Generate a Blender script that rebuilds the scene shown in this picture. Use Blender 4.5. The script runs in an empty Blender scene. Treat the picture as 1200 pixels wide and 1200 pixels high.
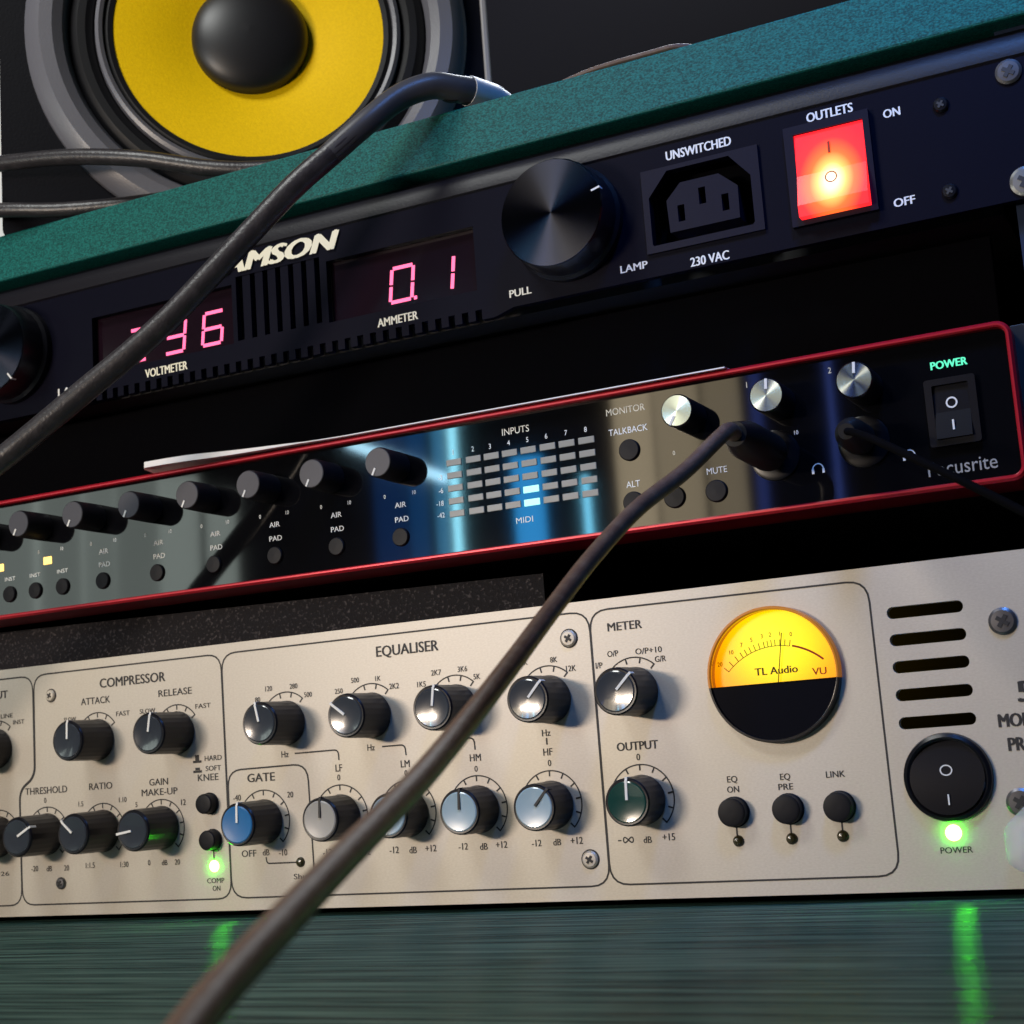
import bpy, bmesh, math, random
from mathutils import Matrix, Vector
random.seed(7)
S = 0.001                      # everything below is written in millimetres
scene = bpy.context.scene
COL = scene.collection

# ------------------------------------------------------------------ camera
cam_d = bpy.data.cameras.new('camera'); cam = bpy.data.objects.new('camera', cam_d); COL.objects.link(cam)
cam.matrix_world = Matrix(((0.89399, 0.13307, 0.42787, 0.46136),
                           (0.44252, -0.11220, -0.88971, -0.42670),
                           (-0.07038, 0.98474, -0.15919, 0.04186),
                           (0, 0, 0, 1)))
cam_d.sensor_width = 36; cam_d.lens = 54.3
cam_d.clip_start = 0.005; cam_d.clip_end = 20
cam_d.dof.use_dof = True; cam_d.dof.focus_distance = 0.455; cam_d.dof.aperture_fstop = 36
scene.camera = cam

# ------------------------------------------------------------------ light
world = bpy.data.worlds.new('World'); scene.world = world; world.use_nodes = True
bg = world.node_tree.nodes['Background']; bg.inputs[0].default_value = (0.55, 0.62, 0.8, 1); bg.inputs[1].default_value = 0.012

def area(name, loc, target, sx, sy, power, color, spread=180, roll=0):
    l = bpy.data.lights.new(name, 'AREA'); l.shape = 'RECTANGLE'; l.size = sx * S; l.size_y = sy * S
    l.energy = power; l.color = color; l.spread = math.radians(spread)
    o = bpy.data.objects.new(name, l); COL.objects.link(o)
    o.location = Vector(loc) * S
    d = (Vector(target) - Vector(loc)).normalized()
    q = d.to_track_quat('-Z', 'Y').to_matrix() @ Matrix.Rotation(math.radians(roll), 3, 'Z')
    o.rotation_euler = q.to_euler()
    return o
area('desk_lamp', (-60, -640, 150), (220, 0, 110), 170, 34, 2.5, (1.0, 0.82, 0.65))
for x, w, z, hh, p in ((-562, 46, 275, 250, .085), (-508, 44, 262, 200, .060), (-462, 30, 280, 260, .062), (-418, 40, 250, 170, .045), (-372, 34, 243, 130, .050), (-328, 26, 236, 100, .030)):
    area('grey_reflection_strip', (x, -640, z), (150, 0, 120), w, hh, p, (0.86, 1.0, 0.92))          # added strips for broken grey-green reflections in the glossy panel
for x, w, p in ((46, 30, .13), (82, 34, .105), (118, 28, .060)):
    area('beige_reflection_strip', (x, -660, 262), (330, 0, 90), w, 240, p, (1.0, 0.82, 0.54))  # added strips that put a beige reflection on the glossy panel
area('blue_reflection_strip', (-160, -640, 262), (240, 0, 100), 26, 230, 0.022, (0.02, 0.24, 1.0))  # added strips, shaped for the blue reflections in the glossy panel
area('blue_reflection_strip', (-134, -640, 240), (240, 0, 100), 16, 150, 0.016, (0.02, 0.30, 1.0))
area('blue_reflection_strip', (-146, -632, 286), (240, 0, 100), 86, 8, 0.06, (0.45, 0.80, 1.0), 180, -23)  # added tilted strip for the pale diagonal reflection
area('blue_reflection_strip', (-113, -640, 262), (240, 0, 100), 10, 230, 0.04, (0.10, 0.52, 1.0))
area('blue_reflection_strip', (-98, -636, 256), (240, 0, 100), 6, 230, 0.15, (0.30, 0.80, 1.0))
area('second_reflection_strip', (-36, -640, 232), (260, 0, 80), 24, 84, 0.085, (0.04, 0.42, 1.0))  # added for a second blue patch in the reflections
area('second_reflection_strip', (12, -640, 222), (260, 0, 80), 5, 60, 0.03, (0.20, 0.70, 1.0))
area('navy_reflection_strip', (150, -640, 255), (380, 0, 110), 8, 220, 0.012, (0.12, 0.22, 1.0))  # added thin strips for faint navy streaks in the reflections
area('navy_reflection_strip', (205, -640, 262), (380, 0, 110), 4, 240, 0.012, (0.15, 0.25, 1.0))
area('board_tint_light', (470, -230, 560), (400, 0, 245), 90, 60, 0.26, (0.10, 0.32, 1.0), 60)  # added light, narrowed to tint the top board's right end blue
area('window_light', (60, 430, 760), (170, 0, 258), 940, 70, 7.0, (0.90, 0.95, 1.0))
area('ceiling_light', (20, -480, 780), (180, 0, 260), 260, 160, 3.1, (0.98, 1.0, 0.97))

scene.view_settings.view_transform = 'Standard'; scene.view_settings.look = 'None'
scene.view_settings.exposure = 0; scene.view_settings.gamma = 1
scene.render.engine = 'CYCLES'

# ------------------------------------------------------------------ materials
def mat(name, color, rough=0.5, metal=0.0, spec=0.5, noise=None, bump=None, coat=0.0, emit=None, estr=0.0, aniso=0.0):
    m = bpy.data.materials.new(name); m.use_nodes = True
    nt = m.node_tree; b = nt.nodes['Principled BSDF']
    b.inputs['Base Color'].default_value = (*color, 1); b.inputs['Roughness'].default_value = rough
    b.inputs['Metallic'].default_value = metal; b.inputs['Specular IOR Level'].default_value = spec
    b.inputs['Coat Weight'].default_value = coat; b.inputs['Coat Roughness'].default_value = 0.05
    if emit: b.inputs['Emission Color'].default_value = (*emit, 1); b.inputs['Emission Strength'].default_value = estr
    tc = nt.nodes.new('ShaderNodeTexCoord')
    if noise:                                     # (scale xyz per metre, second colour, contrast lo, hi)
        sc, c2, lo, hi = noise
        mp = nt.nodes.new('ShaderNodeMapping'); mp.inputs['Scale'].default_value = sc
        nz = nt.nodes.new('ShaderNodeTexNoise'); nz.inputs['Scale'].default_value = 1; nz.inputs['Detail'].default_value = 5
        rp = nt.nodes.new('ShaderNodeValToRGB')
        rp.color_ramp.elements[0].position = lo; rp.color_ramp.elements[0].color = (*color, 1)
        rp.color_ramp.elements[1].position = hi; rp.color_ramp.elements[1].color = (*c2, 1)
        nt.links.new(tc.outputs['Object'], mp.inputs['Vector']); nt.links.new(mp.outputs[0], nz.inputs['Vector'])
        nt.links.new(nz.outputs[0], rp.inputs[0]); nt.links.new(rp.outputs[0], b.inputs['Base Color'])
    if bump:                                      # (scale xyz per metre, strength, distance in m)
        sc, st, di = bump
        mp = nt.nodes.new('ShaderNodeMapping'); mp.inputs['Scale'].default_value = sc
        nz = nt.nodes.new('ShaderNodeTexNoise'); nz.inputs['Scale'].default_value = 1; nz.inputs['Detail'].default_value = 4
        bp = nt.nodes.new('ShaderNodeBump'); bp.inputs['Strength'].default_value = st; bp.inputs['Distance'].default_value = di
        nt.links.new(tc.outputs['Object'], mp.inputs['Vector']); nt.links.new(mp.outputs[0], nz.inputs['Vector'])
        nt.links.new(nz.outputs[0], bp.inputs['Height']); nt.links.new(bp.outputs[0], b.inputs['Normal'])
    return m

def emit_mat(name, color, strength):
    return mat(name, (0.02, 0.02, 0.02), 0.4, emit=color, estr=strength)

def glow_mat(name, stops, center, radius, strength, base):
    """a translucent plate lit by a small bulb behind it: brightest over the bulb"""
    m = mat(name, base, 0.25); nt = m.node_tree; b = nt.nodes['Principled BSDF']
    tc = nt.nodes.new('ShaderNodeTexCoord'); mp = nt.nodes.new('ShaderNodeMapping')
    mp.vector_type = 'TEXTURE'
    mp.inputs['Location'].default_value = [c * S for c in center]; mp.inputs['Scale'].default_value = [r * S for r in radius]
    gr = nt.nodes.new('ShaderNodeTexGradient'); gr.gradient_type = 'SPHERICAL'
    rp = nt.nodes.new('ShaderNodeValToRGB'); rp.color_ramp.elements.remove(rp.color_ramp.elements[0])
    for i, (pos, c) in enumerate(stops):
        e = rp.color_ramp.elements[0] if i == 0 else rp.color_ramp.elements.new(pos)
        e.position = pos; e.color = (*c, 1)
    nt.links.new(tc.outputs['Object'], mp.inputs[0]); nt.links.new(mp.outputs[0], gr.inputs[0])
    nt.links.new(gr.outputs[0], rp.inputs[0]); nt.links.new(rp.outputs[0], b.inputs['Emission Color'])
    b.inputs['Emission Strength'].default_value = strength
    return m

def glass_mat(name, ior=1.45, tint=(1, 1, 1), rough=0.02):
    m = bpy.data.materials.new(name); m.use_nodes = True; nt = m.node_tree
    for n in list(nt.nodes):
        if n.type == 'BSDF_PRINCIPLED': nt.nodes.remove(n)
    out = nt.nodes['Material Output']
    t = nt.nodes.new('ShaderNodeBsdfTransparent'); t.inputs[0].default_value = (*tint, 1)
    g = nt.nodes.new('ShaderNodeBsdfGlossy'); g.inputs['Roughness'].default_value = rough
    f = nt.nodes.new('ShaderNodeFresnel'); f.inputs[0].default_value = ior
    mx = nt.nodes.new('ShaderNodeMixShader')
    nt.links.new(f.outputs[0], mx.inputs[0]); nt.links.new(t.outputs[0], mx.inputs[1]); nt.links.new(g.outputs[0], mx.inputs[2])
    nt.links.new(mx.outputs[0], out.inputs[0])
    return m

def brushed_radial(name, color, rough=0.3):
    """turned metal: anisotropic about the face's own axis (object y)"""
    m = mat(name, color, rough, 1.0); nt = m.node_tree; b = nt.nodes['Principled BSDF']
    b.inputs['Anisotropic'].default_value = 0.92; b.inputs['Anisotropic Rotation'].default_value = 0.25
    tg = nt.nodes.new('ShaderNodeTangent'); tg.direction_type = 'RADIAL'; tg.axis = 'Y'
    nt.links.new(tg.outputs[0], b.inputs['Tangent'])
    return m

M = {}
M['panel'] = mat('satin_aluminium', (0.57, 0.52, 0.45), 0.45, 0.2, 0.4, ((1100, 2600, 2600), (0.50, 0.45, 0.385), .30, .75), ((700, 2600, 2600), .06, .0002))
M['ink'] = mat('black_ink', (0.02, 0.018, 0.02), 0.6)
M['ink_red'] = mat('red_ink', (0.35, 0.02, 0.0), 0.6)
M['white'] = mat('white_ink', (0.75, 0.75, 0.75), 0.6)
M['cream'] = mat('cream_ink', (0.80, 0.76, 0.60), 0.5)
M['dim'] = mat('grey_ink', (0.85, 0.87, 0.87), 0.6)
M['knob'] = mat('black_knob_plastic', (0.006, 0.006, 0.010), 0.32, spec=.35, bump=((1500, 1500, 1500), .1, .0002))
M['cap_dark'] = mat('charcoal_cap', (0.035, 0.042, 0.055), 0.16, coat=.6)
M['cap_blue'] = mat('blue_cap', (0.02, 0.14, 0.36), 0.3, coat=.2)
M['cap_grey'] = mat('grey_cap', (0.33, 0.32, 0.31), 0.3, coat=.2)
M['cap_pale'] = mat('blue_reflecting_cap', (0.28, 0.40, 0.50), 0.25, coat=.5)  # light grey caps with the blue reflection put into their colour
M['cap_green'] = mat('green_cap', (0.008, 0.05, 0.042), 0.16, coat=.6)
M['button'] = mat('button_rubber', (0.005, 0.005, 0.008), 0.5, spec=.2)
M['dark_led'] = mat('unlit_led', (0.035, 0.03, 0.012), 0.2)
M['steel'] = mat('screw_steel', (0.55, 0.55, 0.55), 0.3, 1.0)
M['screw_dark'] = mat('screw_grey', (0.16, 0.155, 0.165), 0.35, 0.8)
M['black'] = mat('black_chassis', (0.008, 0.008, 0.010), 0.55)
M['void'] = mat('matt_black', (0.0015, 0.0015, 0.0025), 0.9, spec=.05)
M['navy'] = mat('navy_black_plastic', (0.0022, 0.0022, 0.0085), 0.5, spec=.06, bump=((1200, 1200, 1200), .15, .0002))
M['navy_lip'] = mat('satin_black_lip', (0.006, 0.005, 0.009), 0.42, spec=.28, bump=((1200, 1200, 1200), .2, .0003))
M['socket'] = mat('socket_plastic', (0.0055, 0.0055, 0.018), 0.4, spec=.15)
M['gloss'] = mat('gloss_black_acrylic', (0.003, 0.003, 0.004), 0.05, spec=.5)
M['display'] = mat('smoked_display', (0.010, 0.004, 0.008), 0.12, spec=.7)
M['led_red'] = emit_mat('display_segment', (1.0, 0.12, 0.28), 2.1)
M['red_metal'] = mat('red_anodised', (0.46, 0.010, 0.026), 0.32, 0.3)
M['knob_face'] = brushed_radial('turned_black_metal', (0.045, 0.05, 0.075), 0.2)
M['alu_face'] = brushed_radial('turned_aluminium', (0.34, 0.42, 0.44), 0.2)
M['green'] = emit_mat('green_light', (0.06, 1.0, 0.02), 120.0)
M['green_power'] = emit_mat('green_power_light', (0.06, 1.0, 0.02), 140.0)
M['mint'] = emit_mat('mint_lettering', (0.10, 0.95, 0.55), 1.2)
M['cyan'] = emit_mat('cyan_segment', (0.40, 1.0, 0.95), 1.3)
M['amber'] = emit_mat('amber_segment', (1.0, 0.62, 0.16), 2.2)
M['seg_off'] = mat('unlit_segment', (0.16, 0.17, 0.17), 0.35)
M['board'] = mat('teal_lit_wood_board', (0.002, 0.050, 0.047), 0.5, 0, .2, ((1400, 2300, 2300), (0.009, 0.165, 0.150), .36, .68), ((1400, 2300, 2300), .3, .0003))  # teal light on dark wood is put into the base colours
M['shelf'] = mat('dark_wood_shelf', (0.012, 0.040, 0.040), 0.6, 0, .05, ((14, 330, 330), (0.095, 0.175, 0.150), .40, .70), ((30, 700, 700), .8, .0011))  # the teal cast of the light is in this wood colour too
def satin(m, fac, rough):
    nt = m.node_tree; p = nt.nodes['Principled BSDF']; out = nt.nodes['Material Output']
    p.inputs['Specular IOR Level'].default_value = 0
    d = nt.nodes.new('ShaderNodeBsdfDiffuse'); g = nt.nodes.new('ShaderNodeBsdfGlossy'); mx = nt.nodes.new('ShaderNodeMixShader')
    for l in p.inputs['Base Color'].links: nt.links.new(l.from_socket, d.inputs['Color'])
    for l in p.inputs['Normal'].links: nt.links.new(l.from_socket, g.inputs['Normal'])
    g.inputs['Roughness'].default_value = rough; mx.inputs[0].default_value = fac
    nt.links.new(d.outputs[0], mx.inputs[1]); nt.links.new(g.outputs[0], mx.inputs[2]); nt.links.new(mx.outputs[0], out.inputs[0])
satin(M['shelf'], 0.11, 0.07)
M['cable'] = mat('black_cable_jacket', (0.026, 0.023, 0.027), 0.36, spec=.5, noise=((260, 260, 260), (0.045, 0.040, 0.045), .5, .75), bump=((900, 900, 900), .35, .0004))
M['cable_brown'] = mat('brown_cable_jacket', (0.125, 0.076, 0.055), 0.5, spec=.3, noise=((260, 260, 260), (0.165, 0.115, 0.085), .45, .75), bump=((900, 900, 900), .4, .0004))
M['boot'] = mat('rear_lit_strain_relief', (0.060, 0.057, 0.060), 0.40)  # grey of the light from behind is put into this colour
M['sleeve'] = mat('pale_grey_sleeve', (0.50, 0.50, 0.50), 0.4)
M['paper'] = mat('white_paper', (0.82, 0.80, 0.82), 0.7)
M['foam'] = mat('speckled_black_foam', (0.013, 0.012, 0.016), 0.8, 0, .3, ((900, 900, 900), (0.11, 0.10, 0.11), .56, .74), ((900, 900, 900), .6, .001))
M['cone'] = mat('yellow_woven_cone', (0.97, 0.63, 0.002), 0.6, 0, .15, ((900, 900, 900), (0.88, 0.56, 0.002), .35, .7), ((1300, 1300, 1300), .25, .0004))
M['dome'] = mat('black_dome', (0.010, 0.010, 0.013), 0.40)
M['rubber'] = mat('black_rubber', (0.007, 0.007, 0.009), 0.5, spec=.25)
M['bezel'] = mat('grey_speaker_bezel', (0.13, 0.13, 0.155), 0.36, 0.0, .6, bump=((1500, 1500, 1500), .2, .0003))
M['cabinet'] = mat('black_vinyl_cabinet', (0.0025, 0.0025, 0.005), 0.5, spec=.1, bump=((900, 900, 900), .2, .0003))
M['highlight'] = mat('grey_edge_highlight', (0.30, 0.29, 0.30), 0.35)
M['wall'] = mat('dark_wall', (0.0035, 0.0028, 0.0055), 0.8, spec=.1)
M['pale'] = mat('white_wall_panel', (0.8, 0.82, 0.84), 0.7)
M['olive'] = mat('olive_grey_case', (0.10, 0.10, 0.085), 0.5, 0, .4, ((20, 20, 90), (0.03, 0.032, 0.028), .4, .6))
M['rail'] = mat('blued_rail', (0.03, 0.045, 0.09), 0.35, 0.6)
M['lens'] = glass_mat('clear_lens')
M['rocker_black'] = mat('gloss_black_rocker', (0.005, 0.005, 0.008), 0.28, spec=.3)

# ------------------------------------------------------------------ mesh helpers
class MB:
    def __init__(s): s.v = []; s.f = []; s.smooth = False
    def add(s, vs, fs):
        n = len(s.v); s.v += [tuple(v) for v in vs]; s.f += [tuple(i + n for i in f) for f in fs]; return s
    def box(s, x0, x1, y0, y1, z0, z1, c=0.0):
        if c <= 0:
            return s.add([(x0,y0,z0),(x1,y0,z0),(x1,y1,z0),(x0,y1,z0),(x0,y0,z1),(x1,y0,z1),(x1,y1,z1),(x0,y1,z1)],
                         [(0,3,2,1),(4,5,6,7),(0,1,5,4),(1,2,6,5),(2,3,7,6),(3,0,4,7)])
        bm = bmesh.new(); bmesh.ops.create_cube(bm, size=1)
        for v in bm.verts: v.co = Vector(((x0+x1)/2 + v.co.x*(x1-x0), (y0+y1)/2 + v.co.y*(y1-y0), (z0+z1)/2 + v.co.z*(z1-z0)))
        bmesh.ops.bevel(bm, geom=bm.edges[:], offset=c, segments=2, affect='EDGES', profile=.5)
        bm.verts.index_update(); s.add([v.co[:] for v in bm.verts], [[v.index for v in f.verts] for f in bm.faces]); bm.free(); return s
    def lathe(s, prof, seg=40, flute=0, depth=0.0, fl=(0, 0), a0=0, a1=2*math.pi, cx=0, cz=0):
        """profile of (radius, y) spun about the y axis"""
        full = abs(a1 - a0 - 2*math.pi) < 1e-6; k = seg if full else seg + 1; n = len(s.v)
        for j, (r, y) in enumerate(prof):
            for i in range(k):
                a = a0 + (a1 - a0) * i / seg
                rr = r - (depth * (0.5 + 0.5*math.cos(flute*a)) if flute and fl[0] <= j <= fl[1] else 0)
                s.v.append((cx + rr*math.sin(a), y, cz + rr*math.cos(a)))
        for j in range(len(prof) - 1):
            for i in range(seg):
                i2 = (i + 1) % k
                s.f.append((n + j*k + i, n + j*k + i2, n + (j+1)*k + i2, n + (j+1)*k + i))
        s.smooth = True; return s
    def ribbon(s, pts, w, y, closed=False):
        n = len(pts); L = []; R_ = []
        for i in range(n):
            a = pts[i-1] if (i > 0 or closed) else pts[i]; b = pts[(i+1) % n] if (i < n-1 or closed) else pts[i]
            dx, dz = b[0]-a[0], b[1]-a[1]; l = math.hypot(dx, dz) or 1; nx, nz = -dz/l*w/2, dx/l*w/2
            L.append((pts[i][0]+nx, y, pts[i][1]+nz)); R_.append((pts[i][0]-nx, y, pts[i][1]-nz))
        m = n if closed else n - 1
        return s.add(L + R_, [(i, n+i, n+(i+1) % n, (i+1) % n) for i in range(m)])
    def poly(s, pts, y0, y1):
        """convex outline in x, z given clockwise or not, extruded from y0 (front) to y1"""
        n = len(pts)
        return s.add([(x, y0, z) for x, z in pts] + [(x, y1, z) for x, z in pts],
                     [tuple(range(n)), tuple(range(2*n-1, n-1, -1))] + [(i, n+i, n+(i+1) % n, (i+1) % n) for i in range(n)])
    def plate(s, outer, holes, y0, y1):
        """plate with holes: front face at y0, back at y1"""
        bm = bmesh.new()
        loops = []
        for lp in [outer] + holes:
            vs = [bm.verts.new((x, y0, z)) for x, z in lp]; loops.append(vs)
            for i in range(len(vs)): bm.edges.new((vs[i], vs[(i+1) % len(vs)]))
        bmesh.ops.triangle_fill(bm, edges=bm.edges[:], use_beauty=True, use_dissolve=False)
        bm.verts.index_update(); bm.normal_update()
        vs = [v.co[:] for v in bm.verts]; fs = []
        for f in bm.faces:
            idx = [v.index for v in f.verts]
            if f.normal.y > 0: idx.reverse()
            fs.append(idx)
        n = len(vs); fs2 = list(fs) + [[i + n for i in reversed(f)] for f in fs]
        for lp in loops:
            for i in range(len(lp)):
                a, b = lp[i].index, lp[(i+1) % len(lp)].index; fs2.append((a, b, b+n, a+n))
        s.add(vs + [(x, y1, z) for x, y, z in vs], fs2); bm.free(); return s
    def tube(s, path, r, seg=14, caps=True):
        path = [Vector(p) for p in path]; n = len(path); base = len(s.v); up = Vector((0, 0, 1)); prev = None
        rs = r if isinstance(r, (list, tuple)) else [r]*n
        for i, q in enumerate(path):
            t = (path[min(i+1, n-1)] - path[max(i-1, 0)]).normalized()
            if prev is None:
                a = t.cross(up)
                if a.length < 1e-3: a = t.cross(Vector((1, 0, 0)))
            else: a = prev - t * prev.dot(t)
            a.normalize(); prev = a; b = t.cross(a)
            for k in range(seg):
                an = 2*math.pi*k/seg; s.v.append(tuple(q + (a*math.cos(an) + b*math.sin(an))*rs[i]))
        for i in range(n-1):
            for k in range(seg):
                k2 = (k+1) % seg; s.f.append((base+i*seg+k, base+i*seg+k2, base+(i+1)*seg+k2, base+(i+1)*seg+k))
        if caps: s.f.append(tuple(base+k for k in reversed(range(seg)))); s.f.append(tuple(base+(n-1)*seg+k for k in range(seg)))
        s.smooth = True; return s
    def mesh(s, name, off=(0, 0, 0)):
        me = bpy.data.meshes.new(name)
        me.from_pydata([((x-off[0])*S, (y-off[1])*S, (z-off[2])*S) for x, y, z in s.v], [], s.f)
        bm = bmesh.new(); bm.from_mesh(me); bmesh.ops.recalc_face_normals(bm, faces=bm.faces[:])
        if s.smooth:
            for f in bm.faces: f.smooth = True
            for e in bm.edges:
                if len(e.link_faces) == 2 and e.calc_face_angle(0) > math.radians(27): e.smooth = False
        bm.to_mesh(me); bm.free(); return me
    def build(s, name, m, parent=None, loc=(0, 0, 0)):
        """world millimetres in, one object out; its origin is the parent's origin unless loc moves it"""
        return link(name, s.mesh(name), m, parent, loc)

def link(name, me, m, parent=None, loc=(0, 0, 0), roty=0.0):
    if m is not None and not me.materials: me.materials.append(m)
    o = bpy.data.objects.new(name, me); COL.objects.link(o)
    if parent: o.parent = parent
    o.location = Vector(loc) * S; o.rotation_euler.y = roty
    return o

def thing(name, label, cat, group=None, loc=(0, 0, 0), rotz=0.0):
    o = bpy.data.objects.new(name, None); COL.objects.link(o); o.empty_display_size = 0.01
    o.location = Vector(loc) * S; o.rotation_euler.z = rotz
    o['label'] = label; o['category'] = cat
    if group: o['group'] = group
    return o
def tag(o, label, cat, group=None):
    o['label'] = label; o['category'] = cat
    if group: o['group'] = group
    return o

def rrect(x0, x1, z0, z1, r, n=6):
    pts = []
    for cx, cz, a in ((x1-r, z1-r, 0), (x1-r, z0+r, 1), (x0+r, z0+r, 2), (x0+r, z1-r, 3)):
        for i in range(n+1):
            t = (a + i/n) * math.pi/2; pts.append((cx + r*math.sin(t), cz + r*math.cos(t)))
    return pts
def circ(cx, cz, r, n=32): return [(cx + r*math.sin(2*math.pi*i/n), cz + r*math.cos(2*math.pi*i/n)) for i in range(n)]
def roundpath(pts, r, n=5, closed=False):
    out = []; N = len(pts)
    for i, p in enumerate(pts):
        if not closed and i in (0, N-1): out.append(p); continue
        p = Vector(p); a = Vector(pts[i-1]) - p; b = Vector(pts[(i+1) % N]) - p
        d = min(r, a.length*.49, b.length*.49); A = p + a.normalized()*d; B = p + b.normalized()*d
        for k in range(n+1):
            t = k/n; q = A*(1-t)**2 + p*2*t*(1-t) + B*t*t; out.append((q.x, q.y))
    return out
def smooth_path(pts, sub=8):
    P = [Vector(p) for p in pts]; out = []
    for i in range(len(P)-1):
        p0, p1, p2, p3 = P[max(i-1, 0)], P[i], P[i+1], P[min(i+2, len(P)-1)]
        for k in range(sub):
            t = k/sub
            out.append(0.5*((2*p1) + (p2-p0)*t + (2*p0-5*p1+4*p2-p3)*t*t + (3*p1-p0-3*p2+p3)*t**3))
    out.append(P[-1]); return out

TEXT_CACHE = {}
def text_mesh(s, h, w, bold, shear):
    key = (s, h, w, bold, shear)
    if key in TEXT_CACHE: return TEXT_CACHE[key]
    cu = bpy.data.curves.new('lettering', 'FONT'); cu.body = s; cu.size = 1; cu.resolution_u = 3; cu.shear = shear
    o = bpy.data.objects.new('lettering_tmp', cu); COL.objects.link(o)
    bpy.context.view_layer.update()
    me = bpy.data.meshes.new_from_object(o.evaluated_get(bpy.context.evaluated_depsgraph_get()))
    bpy.data.objects.remove(o); bpy.data.curves.remove(cu)
    xs = [v.co.x for v in me.vertices]; zs = [v.co.y for v in me.vertices]
    x0, x1, z0, z1 = min(xs), max(xs), min(zs), max(zs)
    ref = 0.70 if s not in ('-', 'oo') else (0.70 if s == '-' else z1 - z0)      # capital height of the face
    k = h / ref; kx = (w / (x1 - x0)) if w else k * 0.88
    for v in me.vertices:
        v.co = Vector(((v.co.x - (x0+x1)/2) * kx * S, 0, (v.co.y - (0.35 if s == '-' else (z0+z1)/2)) * k * S))
    if bold > 0.008:                                                  # heavier strokes: three printed passes, a hair apart
        V = [v.co.copy() for v in me.vertices]; F = [tuple(q.vertices) for q in me.polygons]; n = len(V); d = bold * k * S; vs = []; fs = []
        for i, dx in enumerate((-d, 0, d)):
            vs += [(v.x + dx, v.y - i * 6e-6, v.z + (d * .35 if i == 1 else 0)) for v in V]; fs += [tuple(q + i * n for q in f) for f in F]
        me = bpy.data.meshes.new('lettering'); me.from_pydata(vs, [], fs)
    TEXT_CACHE[key] = me; return me
def lettering(s, x, z, h, w, parent, m, y=-0.09, bold=0.012, shear=0.0, name='lettering'):
    me = text_mesh(s, h, w, bold, shear)
    if me.materials and me.materials[0] != m: me = me.copy(); me.materials.clear()
    return link(name, me, m, parent, (x, y, z))

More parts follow.
